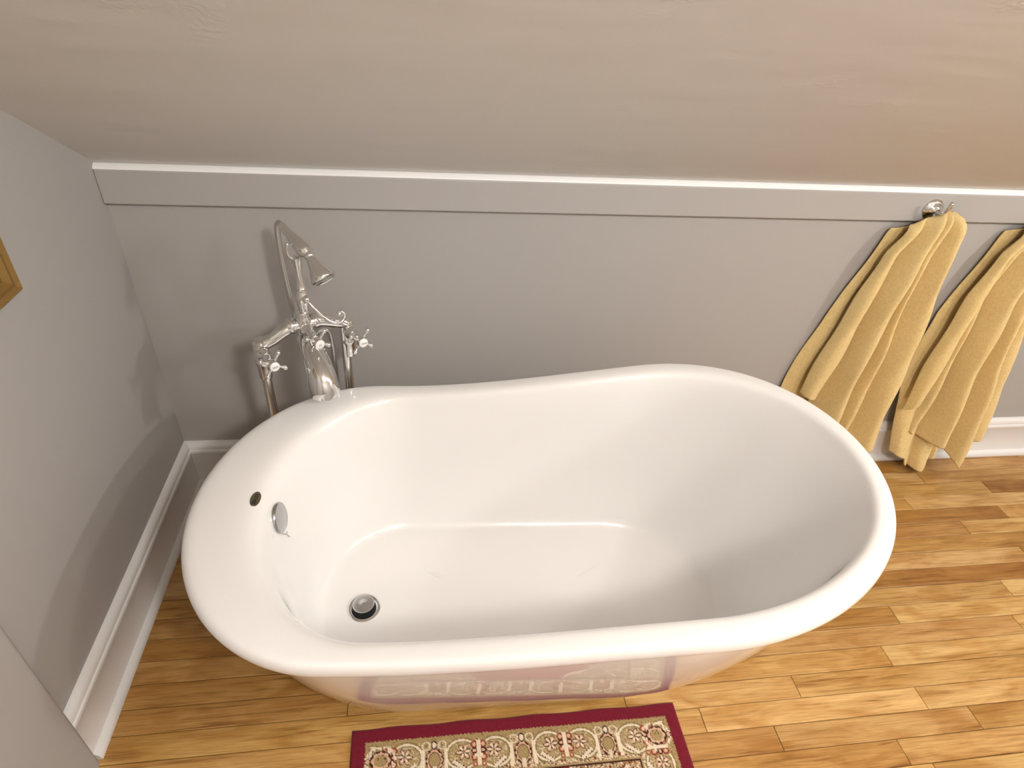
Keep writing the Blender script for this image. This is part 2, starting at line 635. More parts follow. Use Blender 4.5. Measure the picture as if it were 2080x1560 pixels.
def tub_shell():
    R = []

    def by_t(d, t):
        P = ring_uv(**d)
        k = 0.085 * (1 - t)            # the foot sits a little straighter to the wall than the rim
        ck, sk = math.cos(k), math.sin(k)
        R.append([(*tub_xy(u * ck - v * sk, u * sk + v * ck), zt(t, u)) for u, v in P])

    def by_dz(d, dz):
        P = ring_uv(**d)
        R.append([(*tub_xy(u, v), zrim(u) + dz) for u, v in P])

    # outer skirt, bottom to lip
    BASE = dict(uL=-0.555, uR=0.600, b=0.205, sL=-0.222, sR=0.200)
    TOP = dict(uL=-0.650, uR=0.748, b=0.377, sL=-0.330, sR=0.345)
    by_t(lerp_d(BASE, TOP, -0.40), 0.0)
    by_t(lerp_d(BASE, TOP, -0.04), 0.0)
    for t, q in ((0.008, 0.0), (0.025, 0.03), (0.145, 0.20), (0.29, 0.40), (0.43, 0.58), (0.60, 0.77), (0.75, 0.91), (0.86, 0.99)):
        by_t(lerp_d(BASE, TOP, q), t)
    by_dz(ends(-0.652, 0.755, 0.378), -0.046)
    by_dz(ends(-0.658, 0.760, 0.382), -0.040)
    # rolled lip
    by_dz(lerp_d(OUT, INN, 0.10), -0.0395)
    by_dz(lerp_d(OUT, INN, 0.02), -0.034)
    by_dz(lerp_d(OUT, INN, -0.01), -0.025)
    by_dz(lerp_d(OUT, INN, 0.0), -0.015)
    by_dz(lerp_d(OUT, INN, 0.05), -0.006)
    by_dz(lerp_d(OUT, INN, 0.14), -0.001)
    by_dz(lerp_d(OUT, INN, 0.30), 0.0)
    by_dz(lerp_d(OUT, INN, 0.55), 0.0)
    by_dz(lerp_d(OUT, INN, 0.75), -0.0015)
    by_dz(lerp_d(OUT, INN, 0.90), -0.006)
    by_dz(lerp_d(OUT, INN, 1.00), -0.014)
    by_dz(lerp_d(OUT, INN, 1.07), -0.028)
    # bowl
    by_dz(dict(uL=-0.542, uR=0.744, b=0.352, sL=-0.245, sR=0.355), -0.055)
    by_t(ends(-0.532, 0.722, 0.345), 0.82)
    by_t(ends(-0.518, 0.688, 0.330), 0.64)
    by_t(ends(-0.507, 0.658, 0.314), 0.50)
    for uL, uR, bb, t in ((-0.498, 0.636, 0.296, 0.40), (-0.487, 0.617, 0.282, 0.337), (-0.474, 0.602, 0.270, 0.298), (-0.456, 0.584, 0.255, 0.275), (-0.434, 0.560, 0.236, 0.266),
                          (-0.38, 0.50, 0.19, 0.263), (-0.26, 0.36, 0.08, 0.262)):
        by_t(ends(uL, uR, bb, 0.86, 1.10), t)
    m = MB()
    m.rings(R, True, True)
    o = m.build('tub_shell', M_tub, None, True, None)
    sb = o.modifiers.new('sub', 'SUBSURF')
    sb.levels = 2
    sb.render_levels = 2
    return o


def to_parent(o, p):
    o.parent = p
    o.matrix_parent_inverse = Matrix.Translation(-Vector(p.location))
    return o


shell = to_parent(tub_shell(), tub)


def disc_frame(c, n, up):
    n = np.array(n, float); n /= np.linalg.norm(n)
    up = np.array(up, float); up -= n * (up @ n); up /= np.linalg.norm(up)
    return np.array(c, float), n, up, np.cross(up, n)


def oval_plate(name, c, n, up, ru, rv, prof, mat, seg=40):
    c, n, up, sd = disc_frame(c, n, up)
    R = []
    for h, k in prof:
        R.append([c + n * h + up * ru * max(k, .01) * math.cos(2 * math.pi * j / seg) + sd * rv * max(k, .01) * math.sin(2 * math.pi * j / seg) for j in range(seg)])
    m = MB(); m.rings(R)
    return m.build(name, mat)


def lettering(name, body, size, c, n, up, mat, depth=0.0006):
    """flat lettering as mesh: baseline direction is up x n"""
    cu = bpy.data.curves.new(name, 'FONT')
    cu.body = body
    cu.size = size
    cu.align_x = 'CENTER'
    cu.align_y = 'CENTER'
    cu.extrude = depth
    cu.offset = size * 0.012
    tmp = bpy.data.objects.new(name + '_tmp', cu)
    col.objects.link(tmp)
    dg = bpy.context.evaluated_depsgraph_get()
    me = bpy.data.meshes.new_from_object(tmp.evaluated_get(dg))
    bpy.data.objects.remove(tmp, do_unlink=True)
    me.name = name
    c, n, up, sd = disc_frame(c, n, up)
    X = np.cross(up, n)
    for v in me.vertices:
        p = c + X * v.co.x + up * v.co.y + n * v.co.z
        v.co = p
    me.materials.clear()
    me.materials.append(mat)
    o = bpy.data.objects.new(name, me)
    col.objects.link(o)
    return o


# the shell's surface points are found on the finished mesh, so that the fittings sit on it
dg = bpy.context.evaluated_depsgraph_get()
sh_ev = shell.evaluated_get(dg)


def on_shell(px, py):
    d = Vector(ray(px, py)).normalized()
    inv = sh_ev.matrix_world.inverted()
    ok, loc, nor, _ = sh_ev.ray_cast(inv @ Vector(CAM), inv.to_3x3() @ d)
    return np.array(sh_ev.matrix_world @ loc), np.array(sh_ev.matrix_world.to_3x3() @ nor)


axis_v = np.array([-st_, ct, 0.0])     # across the tub, towards the back wall
# overflow plate
c, n = on_shell(566, 1052)
pl = to_parent(oval_plate('overflow_plate', c, n, axis_v, 0.037, 0.037,
                          [(-0.004, 0.97), (0.003, 1.0), (0.006, 0.96), (0.008, 0.86), (0.0095, 0.5), (0.010, 0.0)], M_plate), tub)
cc, nn, uu, ss = disc_frame(c, n, axis_v)
m = MB()
low = ss if ss[2] < 0 else -ss
p0 = c + n * 0.008 - uu * 0.030 + low * 0.022
m.tube([p0, p0 + n * 0.010 + low * 0.004, p0 + n * 0.013 + low * 0.014], 0.0018, 8)
m.ball(p0 + n * 0.013 + low * 0.014, 0.0026)
m.ball(p0 + n * 0.010 + low * 0.002 + uu * 0.004, 0.0024)
to_parent(m.build('trip_lever', M_chrome), tub)
# maker's badge
c, n = on_shell(519, 1014)
bd = to_parent(oval_plate('badge', c, n, axis_v, 0.0225, 0.0105, [(-0.002, 0.98), (0.001, 1.0), (0.0018, 0.94), (0.0012, 0.88), (0.0014, 0.0)], M_brass), tub)
cc, nn, uu, ss = disc_frame(c, n, axis_v)
lt = lettering('lettering', 'MAAX', 0.0115, c + n * 0.0016, n, np.cross(n, uu), M_ink)
lt.parent = bd
# drain with raised stopper
c, n = on_shell(739, 1234)
n = np.array([0, 0, 1.0])
m = MB()
m._lathe(c, n, [(1.2 * h, 1.2 * r) for h, r in [(-0.006, 0.024), (0.001, 0.025), (0.0025, 0.030), (0.0025, 0.033), (0.0012, 0.036), (-0.002, 0.037), (-0.006, 0.037)]], 40, False)
to_parent(m.build('drain_flange', M_chrome), tub)
m = MB()
m._lathe(c, n, [(1.2 * h, 1.2 * r) for h, r in [(-0.001, 0.0), (0.0013, 0.0), (0.0013, 0.0255), (-0.001, 0.0255)]], 32, False)
to_parent(m.build('drain_opening', M_dark), tub)
m = MB()
m._lathe(c, n, [(1.2 * h, 1.2 * r) for h, r in [(0.0, 0.006), (0.010, 0.006), (0.011, 0.022), (0.014, 0.0235), (0.0165, 0.022), (0.0175, 0.012), (0.0170, 0.005), (0.0180, 0.003), (0.0182, 0.0)]], 40, False)
to_parent(m.build('drain_stopper', M_brush), tub)

# ------------------------------------------------------------------ floor-mounted tub faucet
FB = np.array([0.476, -0.203, 0.0])
E1 = np.array([0.925, 0.375, 0.0]); E1 /= np.linalg.norm(E1)
E2 = np.array([0.375, -0.925, 0.0]); E2 /= np.linalg.norm(E2)
UP = np.array([0, 0, 1.0])


def F(a, d, z):
    return FB + E1 * a + E2 * d + UP * z


def Fpx(px, py, d):
    r = ray(px, py)
    t = ((FB + E2 * d - CAM) @ E2) / (r @ E2)
    return CAM + t * r


fau = empty('tub_faucet', tuple(FB))
tag(fau, 'chrome floor-mounted tub faucet with three cross handles and hand shower', 'faucet')


def fpart(m, name, mat=M_chrome, parent=None):
    o = m.build(name, mat)
    o.parent = parent or fau
    if parent is None:                 # parts: undo the Empty's offset; sub-parts sit under a part already in place
        o.matrix_parent_inverse = Matrix.Translation(-Vector(fau.location))
    return o


AL, AR = -0.114, 0.112
ZL, ZR = 0.700, 0.712
for a, zz, ap in ((AL, ZL, AL), (AR, ZR, AR - 0.010)):
    m = MB()
    m._lathe(F(ap, 0, 0), UP, [(0, 0.0), (0, 0.030), (0.004, 0.030), (0.010, 0.022), (0.016, 0.0125), (0.50, 0.0125), (0.53, 0.0125), (zz - 0.085 if ap == a else 0.738, 0.0125), (zz - 0.085 if ap == a else 0.738, 0.0)], 24, False)
    fpart(m, 'supply_pipe')
    m = MB()
    m._lathe(F(a, 0, zz), UP, [(-0.088, 0.0), (-0.088, 0.0165), (-0.080, 0.0175), (-0.050, 0.0175), (-0.044, 0.0205), (-0.036, 0.0205), (-0.032, 0.0185), (0.010, 0.019),
                               (0.014, 0.0165), (0.016, 0.0165), (0.018, 0.019), (0.024, 0.018), (0.028, 0.012), (0.029, 0.0)], 28, False)
    # forward branch that carries the handle
    m.tube([F(a, 0, zz - 0.006), F(a, 0.030, zz - 0.006)], [0.0165, 0.0165], 24)
    fpart(m, 'valve_body')

# bridge arms
m = MB()
pts = spline([F(AL, 0, ZL - 0.012), F(AL + 0.006, 0.003, ZL + 0.010), F(-0.082, 0.004, 0.722), F(-0.045, 0.004, 0.742), F(0.0, 0.0, 0.750)], 10)
m.tube(pts, [0.0165] * len(pts), 24)
fpart(m, 'bridge_arm')
m = MB()
pts = spline([F(AR, 0, ZR - 0.012), F(AR - 0.004, 0.003, ZR + 0.014), F(0.080, 0.004, 0.738), F(0.042, 0.004, 0.750), F(0.0, 0.0, 0.750)], 10)
m.tube(pts, [0.0165] * len(pts), 24)
fpart(m, 'bridge_arm')
for s, z, tl in ((-1, 0.7475, 0.010), (1, 0.751, 0.0)):
    m = MB()
    m.lathe(F(s * 0.024, 0.001, z), E1 * s - UP * tl * 10 * 0.3, [(0, 0.0195), (0.004, 0.0205), (0.010, 0.0205), (0.014, 0.019), (0.020, 0.0175)], 28)
    fpart(m, 'arm_collar')

# centre body, riser
m = MB()
m._lathe(F(0, 0, 0), UP, [(0.672, 0.0), (0.674, 0.018), (0.680, 0.022), (0.690, 0.0225), (0.700, 0.0205), (0.725, 0.0215), (0.750, 0.0235), (0.768, 0.021), (0.774, 0.018), (0.779, 0.0185), (0.784, 0.0165), (0.785, 0.0)], 32, False)
fpart(m, 'centre_body')
m = MB()
m._lathe(F(0.006, 0, 0), UP, [(0.784, 0.0), (0.784, 0.0135), (0.790, 0.0145), (0.796, 0.0135), (0.802, 0.0155), (0.815, 0.0180), (0.828, 0.0180), (0.838, 0.0150), (0.846, 0.0120), (0.850, 0.0130), (0.853, 0.0115),
                              (0.866, 0.0095), (0.885, 0.0088), (0.905, 0.0100), (0.918, 0.0125), (0.928, 0.0140), (0.932, 0.0)], 28, False)
fpart(m, 'riser')

# spout
m = MB()
pts = spline([F(0, -0.004, 0.690), F(0.000, 0.020, 0.702), F(0.0, 0.060, 0.704), F(-0.001, 0.105, 0.694), F(-0.001, 0.143, 0.674), F(-0.001, 0.158, 0.648), F(-0.001, 0.160, 0.632)], 8)
k = np.linspace(0, 1, len(pts))
m.tube(pts, list(0.0255 + 0.0115 * np.clip(k * 1.25, 0, 1)), 32)
sp = fpart(m, 'spout')
m = MB()
m._lathe(F(-0.001, 0.160, 0.6315), UP, [(0.0, 0.0), (-0.0008, 0.0), (-0.0008, 0.031), (0.0005, 0.032)], 28, False)
fpart(m, 'spout_opening', M_dark, sp)


def cross_handle(base, ax, rot, word, wsize):
    base = np.array(base, float)
    ax = np.array(ax, float); ax /= np.linalg.norm(ax)
    sd = E1 - ax * (E1 @ ax); sd /= np.linalg.norm(sd)
    upv = np.cross(sd, ax)
    if upv[2] < 0:
        upv = -upv
    m = MB()
    m._lathe(base, ax, [(0, 0.0), (0.0, 0.0165), (0.006, 0.0180), (0.010, 0.0165), (0.014, 0.0125), (0.024, 0.0110), (0.030, 0.0130), (0.034, 0.0120), (0.038, 0.0095), (0.050, 0.0090),
                        (0.056, 0.0115), (0.066, 0.0135), (0.074, 0.0130), (0.078, 0.0105), (0.079, 0.0)], 28, False)
    hub = base + ax * 0.066
    for k in range(4):
        an = rot + k * math.pi / 2
        d = sd * math.cos(an) + upv * math.sin(an)
        m.tube([hub + d * q for q in (0.006, 0.014, 0.022, 0.026, 0.029)], [0.0060, 0.0042, 0.0034, 0.0042, 0.0052], 14)
        m.ball(hub + d * 0.0335, 0.0068)
    h = fpart(m, 'cross_handle')
    c = base + ax * 0.0775
    m = MB()
    m._lathe(c, ax, [(0.0, 0.0), (0.0, 0.0122), (0.0025, 0.0119), (0.0045, 0.0092), (0.0055, 0.005), (0.0058, 0.0)], 28, False)
    b = fpart(m, 'porcelain_button', M_porc, h)
    b['label'] = 'white porcelain button'
    if word:
        t = lettering('lettering', word, wsize, c + ax * 0.0056, ax, upv, M_ink, 0.0004)
    else:
        m = MB()                      # little ring mark of the diverter
        m.tube([c + ax * 0.0052 + 0.0042 * (sd * math.cos(q) + upv * math.sin(q)) for q in np.linspace(0.5, 5.6, 22)], 0.0006, 6)
        m.tube([c + ax * 0.0060 - sd * 0.002, c + ax * 0.0060 + sd * 0.002], 0.0006, 6)
        t = m.build('diverter_mark', M_ink)
    t.parent = h
    return h


for hb, (hpx, hpy, hd), hr, hw, hz in ((F(AL, 0.024, ZL - 0.003), (560, 747, 0.106), 58, 'HOT', 0.0062), (F(AR, 0.024, ZR - 0.003), (740, 698, 0.106), 52, 'COLD', 0.0052), (F(0.002, 0.014, 0.738), (652, 702, 0.096), 55, None, 0)):
    cross_handle(hb, Fpx(hpx, hpy, hd) - hb, math.radians(hr), hw, hz)

# cradle and hand shower
tail = Fpx(571, 456, -0.052)
neck = Fpx(628, 519, 0.052)
hx = (neck - tail) / np.linalg.norm(neck - tail)
m = MB()
ctop = F(0.006, 0, 0.930)
side = np.cross(hx, UP); side /= np.linalg.norm(side)
for s in (-1, 1):
    pts = spline([ctop + side * 0.002 * s, ctop + side * 0.012 * s + UP * 0.003, ctop + side * 0.0195 * s + UP * 0.014, ctop + side * 0.0215 * s + UP * 0.030, ctop + side * 0.019 * s + UP * 0.040], 6)
    m.tube(pts, 0.0045, 12)
    m.ball(pts[-1], 0.0052)
m._lathe(ctop, UP, [(-0.006, 0.0), (-0.006, 0.012), (0.002, 0.013), (0.006, 0.009), (0.007, 0.0)], 20, False)
fpart(m, 'cradle')
m = MB()
L = np.linalg.norm(neck - tail)
m._lathe(tail, hx, [(0, 0.0), (0, 0.0085), (0.004, 0.0105), (0.010, 0.0105), (0.013, 0.0090), (0.018, 0.0110), (0.024, 0.0115), (0.028, 0.0105), (0.040, 0.0125), (0.065, 0.0165), (0.085, 0.0190), (0.100, 0.0195),
                    (0.108, 0.0175), (L - 0.004, 0.0120), (L, 0.0110), (L, 0.0)], 28, False)
hs = fpart(m, 'hand_shower')
hs['label'] = 'chrome telephone hand shower'
hd_end = Fpx(659, 570, 0.098)
hv = hd_end - neck
HL = np.linalg.norm(hv)
hv /= HL
m = MB()
m._lathe(neck - hv * 0.004, hv, [(0, 0.0), (0, 0.0115), (0.003, 0.0135), (0.007, 0.0135), (0.010, 0.0115), (0.022, 0.0145), (0.040, 0.0205), (0.056, 0.0270), (0.064, 0.0300), (0.068, 0.0305), (0.071, 0.0290),
                                 (0.072, 0.026), (0.0705, 0.024), (0.0705, 0.0)], 32, False)
fpart(m, 'shower_head', M_chrome, hs)

# hose: from the handle's tail down behind the body to the floor side
m = MB()
pts = spline([tail, tail - hx * 0.012 - UP * 0.004, Fpx(563, 462, -0.068), Fpx(566, 490, -0.074), Fpx(574, 535, -0.074), Fpx(588, 596, -0.070), Fpx(602, 650, -0.062), Fpx(622, 690, -0.052),
              Fpx(648, 672, -0.045), Fpx(668, 672, -0.040), Fpx(676, 700, -0.040), Fpx(681, 745, -0.040), Fpx(686, 790, -0.040), F(0.082, -0.04, 0.36), F(0.07, -0.04, 0.2), F(0.04, -0.03, 0.11), F(0.02, -0.02, 0.2), F(0.004, -0.012, 0.45), F(0.002, -0.004, 0.676)], 10)
m.tube(pts, 0.0075, 12)
fpart(m, 'shower_hose', M_brush)
# curled lever hanging from the riser
m = MB()
pts = spline([Fpx(618, 604, 0.010), Fpx(626, 613, 0.022), Fpx(640, 628, 0.034), Fpx(656, 643, 0.042), Fpx(672, 653, 0.046), Fpx(686, 656, 0.046), Fpx(696, 651, 0.044), Fpx(700, 641, 0.040), Fpx(695, 633, 0.036), Fpx(687, 634, 0.032)], 8)
kk = np.linspace(0, 1, len(pts))
m.tube(pts, list(0.0050 - 0.0012 * kk), 12)
m.ball(Fpx(622, 608, 0.018), 0.0105)
m.ball(Fpx(689, 637, 0.034), 0.0062)
fpart(m, 'diverter_lever')

# ------------------------------------------------------------------ rug
def rug():
    X0, X1 = 0.593, 1.413
    Y1, Y0 = -0.892, -2.15
    W = X1 - X0
    H = Y1 - Y0
    xs = np.linspace(0, W, 411)
    ds = np.concatenate([np.arange(0, 0.25, 0.002), np.linspace(0.25, H, 250)])
    XX, DD = np.meshgrid(xs, ds)
    cx = XX - W / 2
    rnd = np.random.default_rng(5)

    def wav(x, y, s, seed):
        q = np.random.default_rng(seed)
        o = np.zeros_like(x)
        for _ in range(7):
            a = q.uniform(0, 6.28); ph = q.uniform(0, 6.28); fr = s * q.uniform(0.6, 1.5)
            o += np.sin(fr * (x * math.cos(a) + y * math.sin(a)) + ph)
        return o / 2.6

    KH = np.array([0.33, 0.235, 0.105]); KD = np.array([0.20, 0.14, 0.055]); CRM = np.array([0.66, 0.56, 0.42]); DK = np.array([0.045, 0.012, 0.010])
    PK = np.array([0.58, 0.36, 0.24]); RB = np.array([0.22, 0.045, 0.020]); MR = np.array([0.150, 0.0085, 0.020]); RED = np.array([0.25, 0.018, 0.018])
    Cc = np.empty(XX.shape + (3,)); Cc[:] = KH

    def paint(mask, c):
        Cc[mask] = c

    dl, dr, dt, db = XX, W - XX, DD, H - DD
    de = np.minimum(np.minimum(dl, dr), np.minimum(dt, db))
    top = (dt <= dl) & (dt <= dr) & (dt <= db); bot = (db < dt) & (db <= dl) & (db <= dr)
    along = np.where(top | bot, cx, DD - H / 2)
    per = np.where(top | bot, 0.2125, (H - 0.0) / 6.0)
    mm = np.abs((along + per / 2) % per - per / 2)
    wv = de - 0.034
    half = per / 2

    def ell(cxx, cyy, rx, ry):
        return np.sqrt(((mm - cxx) / rx) ** 2 + ((wv - cyy) / ry) ** 2)

    band = (de > 0.034) & (de < 0.127)
    # olive field with fine scroll filling
    s1 = wav(along, wv, 420, 1); s2 = wav(along, wv, 520, 2); s3 = wav(along, wv, 620, 3)
    inner = band & (wv > 0.012) & (wv < 0.088)
    paint(band & (np.abs(s1) < 0.10), KD)
    paint(inner & (np.abs(s2) < 0.11), CRM * 0.85)
    paint(inner & (s3 > 1.25), PK)
    paint(inner & (s3 < -1.30), DK)
    # lower fringe of speckled blossoms
    low = band & (wv > 0.070) & (wv < 0.090)
    paint(low & (np.abs(s3) < 0.35), CRM)
    paint(low & (s1 > 0.95), RB)
    paint(low & (np.abs(s2 - 0.9) < 0.14), DK)
    # cartouche ring around each rosette
    e = ell(0.066, 0.046, 0.040, 0.034)
    paint(band & (e < 1.12) & (e > 1.02), KD)
    paint(band & (e < 1.02) & (e > 0.88), CRM)
    paint(band & (e < 0.88) & (e > 0.80), KD)
    paint(band & (e < 0.80), KH)
    paint(band & (e < 0.80) & (np.abs(s1) < 0.16), CRM * 0.8)
    # pale stem beside the palmette
    st = np.abs(mm - 0.027 - 0.06 * (wv - 0.05) ** 2 * 30) < 0.0045
    paint(band & st & (wv > 0.028) & (wv < 0.084), CRM * 1.05)
    # rosette
    r = np.hypot(mm - 0.070, wv - 0.041); an = np.arctan2(wv - 0.041, mm - 0.070)
    pet = 0.0135 + 0.0045 * np.cos(6 * an + 0.6)
    paint(band & (r < pet + 0.0022), DK)
    paint(band & (r < pet), PK)
    paint(band & (r < pet) & (np.cos(6 * an + 0.6) < -0.55), DK)
    paint(band & (r < pet * 0.72) & (np.cos(6 * an + 0.6) > 0.2), CRM)
    paint(band & (r < 0.0035), KD)
    # leafy dash below the rosette
    la = (mm - 0.058) * 0.80 + (wv - 0.070) * 0.6; lb = -(mm - 0.058) * 0.6 + (wv - 0.070) * 0.80
    paint(band & (np.abs(lb) < 0.0055) & (np.abs(la) < 0.018), CRM)
    paint(band & (np.abs(np.abs(lb) - 0.0045) < 0.0011) & (np.abs(la) < 0.018) & (np.sin(la * 900) > -0.3), DK)
    # palmette
    e = ell(0.0, 0.054, 0.021, 0.0265)
    paint(band & (e < 1.0), DK)
    scal = 0.86 + 0.07 * np.cos(9 * np.arctan2(wv - 0.054, mm))
    paint(band & (e < scal), PK)
    paint(band & (e < 0.70), DK)
    paint(band & (e < 0.62), KH * 0.95)
    paint(band & (mm < 0.0045) & (wv > 0.066) & (wv < 0.086), CRM * 0.9)
    e = ell(0.0, 0.020, 0.0075, 0.0105)
    paint(band & (e < 1), DK)
    paint(band & (e < 0.66), CRM)
    r = np.hypot(mm - 0.019, wv - 0.021)
    paint(band & (r < 0.011) & (r > 0.0075), CRM * 0.92)
    paint(band & (r < 0.0030), KD)
    # knot between cartouches
    kx = np.abs(mm - half)
    paint(band & (kx < 0.0175) & (wv > 0.016) & (wv < 0.080), KH)
    for cy, rr in ((0.026, 0.0085), (0.040, 0.0075), (0.055, 0.0088), (0.070, 0.0055)):
        q = np.hypot(kx - 0.0105, wv - cy)
        paint(band & (q < rr), RB if cy != 0.040 else DK)
        paint(band & (q < rr * 0.52), PK)
    paint(band & (kx < 0.0045) & (wv > 0.018) & (wv < 0.074), CRM)
    paint(band & (kx < 0.010) & (np.abs(wv - 0.050) < 0.003), CRM)
    # corner palmettes
    for sx in (-1, 1):
        qx = cx - sx * (W / 2 - 0.072); qy = DD - 0.078
        e = np.sqrt((qx / 0.026) ** 2 + (qy / 0.022) ** 2)
        g = band & (DD < 0.5)
        paint(g & (e < 1.45) & (e > 1.2) & (np.abs(s1) < 0.8), CRM)
        paint(g & (e < 1.0), DK)
        paint(g & (e < 0.84 + 0.07 * np.cos(8 * np.arctan2(qy, qx))), PK)
        paint(g & (e < 0.62), KH)
        paint(g & (e < 0.62) & (s2 > 0.8), DK)
        q = np.hypot(qx - sx * 0.031, qy)
        paint(g & (q < 0.0065), DK)
        paint(g & (q < 0.0050), PK)
    # inner line, field, corner spandrels, medallion
    paint((de >= 0.127), RED)
    f = de >= 0.131
    ax_, ay_ = np.abs(cx), np.abs(DD - H / 2)
    sp1 = (W / 2 - 0.131 - ax_) + 0.85 * (H / 2 - 0.131 - ay_) + 0.010 * np.sin(along * 90)
    spand = f & (sp1 < 0.17)
    med = f & (np.sqrt((ax_ / 0.17) ** 2 + (ay_ / 0.36) ** 2) + 0.05 * np.cos(10 * np.arctan2(ay_, ax_ + 1e-6)) < 1)
    for reg in (spand, med):
        paint(reg, KH * 0.85)
        paint(reg & (np.abs(s1) < 0.28), CRM)
        paint(reg & (s2 > 0.8), RB)
        paint(reg & (s3 > 0.95), PK)
        paint(reg & (np.abs(s3 + 0.8) < 0.16), DK)
    paint(f & (np.abs(sp1 - 0.17) < 0.005), CRM)
    paint((de >= 0.127) & (de < 0.131), DK)
    # outer border
    paint(de <= 0.034 + 0.0015 * np.sin(along * 700) * (rnd.random(de.shape) > 0.4), MR)
    # every tuft differs a little
    Cc *= (0.86 + 0.28 * rnd.random(XX.shape))[..., None]
    # pile height: rounded at the bound edges
    ed = np.clip(de / 0.007, 0, 1)
    Z = 0.0015 + 0.0075 * np.sqrt(1 - (1 - ed) ** 2) + 0.0006 * rnd.random(XX.shape) + 0.0004 * wav(XX, DD, 60, 9)
    wob = 0.0016 * np.sin(cx * 37) * np.exp(-DD / 0.02)
    V = np.stack([X0 + XX, Y1 - DD - 0.0 + wob - 0.0066 * (XX / W) + 0.0033, Z], -1).reshape(-1, 3)
    ny, nx = XX.shape
    idx = np.arange(ny * nx).reshape(ny, nx)
    Fq = np.stack([idx[:-1, :-1], idx[1:, :-1], idx[1:, 1:], idx[:-1, 1:]], -1).reshape(-1, 4)
    # backing rim
    per_i = np.concatenate([idx[0, :], idx[1:, -1], idx[-1, -2::-1], idx[-2:0:-1, 0]])
    Vb = V[per_i].copy(); Vb[:, 2] = 0.0006
    nb = len(per_i)
    base = len(V)
    k = np.arange(nb)
    Fs = np.stack([per_i, per_i[(k + 1) % nb], base + (k + 1) % nb, base + k], -1)
    Va = np.concatenate([V, Vb]); Fa = np.concatenate([Fq, Fs])
    me = bpy.data.meshes.new('rug')
    me.vertices.add(len(Va)); me.vertices.foreach_set('co', Va.astype(np.float32).ravel())
    me.loops.add(len(Fa) * 4); me.loops.foreach_set('vertex_index', Fa.astype(np.int32).ravel())
    me.polygons.add(len(Fa)); me.polygons.foreach_set('loop_start', np.arange(0, len(Fa) * 4, 4, dtype=np.int32))
    me.update(calc_edges=True)
    at = me.color_attributes.new('dye', 'FLOAT_COLOR', 'POINT')
    Ca = np.ones((len(Va), 4), np.float32)
    Ca[:base, :3] = Cc.reshape(-1, 3)
    Ca[base:, :3] = MR
    at.data.foreach_set('color', Ca.ravel())
    mt = material('wool_pile', (0.3, 0.1, 0.1), 0.95, spec=0.1)
    an_ = nd(mt, 'ShaderNodeAttribute'); an_.attribute_name = 'dye'
    lk(mt, an_.outputs['Color'], mt.node_tree.nodes['Principled BSDF'].inputs['Base Color'])
    mt.node_tree.nodes['Principled BSDF'].inputs['Sheen Weight'].default_value = 0.15
    bump(mt, 500, 0.6, 0.002)
    me.materials.append(mt)
    o = bpy.data.objects.new('rug', me)
    col.objects.link(o)
    return tag(o, 'oriental rug with maroon edge and cream floral border in front of tub', 'rug')


rug()

# ------------------------------------------------------------------ towels and robe hooks
def hook(xh, label):
    base = np.array([xh, -0.018, 1.024])
    h = empty('robe_hook', tuple(base))
    tag(h, label, 'hook', 'robe hooks on the trim board')

    def part(m, name, mat=M_chrome):
        o = m.build(name, mat)
        return to_parent(o, h)
    n = np.array([0, -1.0, 0])
    m = MB()
    m._lathe(base, n, [(0, 0.0), (0, 0.0325), (0.004, 0.0330), (0.008, 0.0305), (0.011, 0.0240), (0.014, 0.0180), (0.018, 0.0150), (0.021, 0.0090), (0.022, 0.0)], 36, False)
    part(m, 'rosette')
    m = MB()
    pts = spline([base + n * 0.012, base + n * 0.030 + UP * -0.002, base + n * 0.046 + UP * 0.002, base + n * 0.056 + UP * 0.016, base + n * 0.060 + UP * 0.036], 8)
    m.tube(pts, 0.0058, 14)
    m.ball(pts[-1], 0.0066)
    part(m, 'prong')
    m = MB()
    pts = spline([base + n * 0.012 - UP * 0.004, base + n * 0.028 - UP * 0.018, base + n * 0.036 - UP * 0.027, base + n * 0.043 - UP * 0.026, base + n * 0.047 - UP * 0.020], 8)
    m.tube(pts, 0.0058, 14)
    part(m, 'lower_prong')
    return h


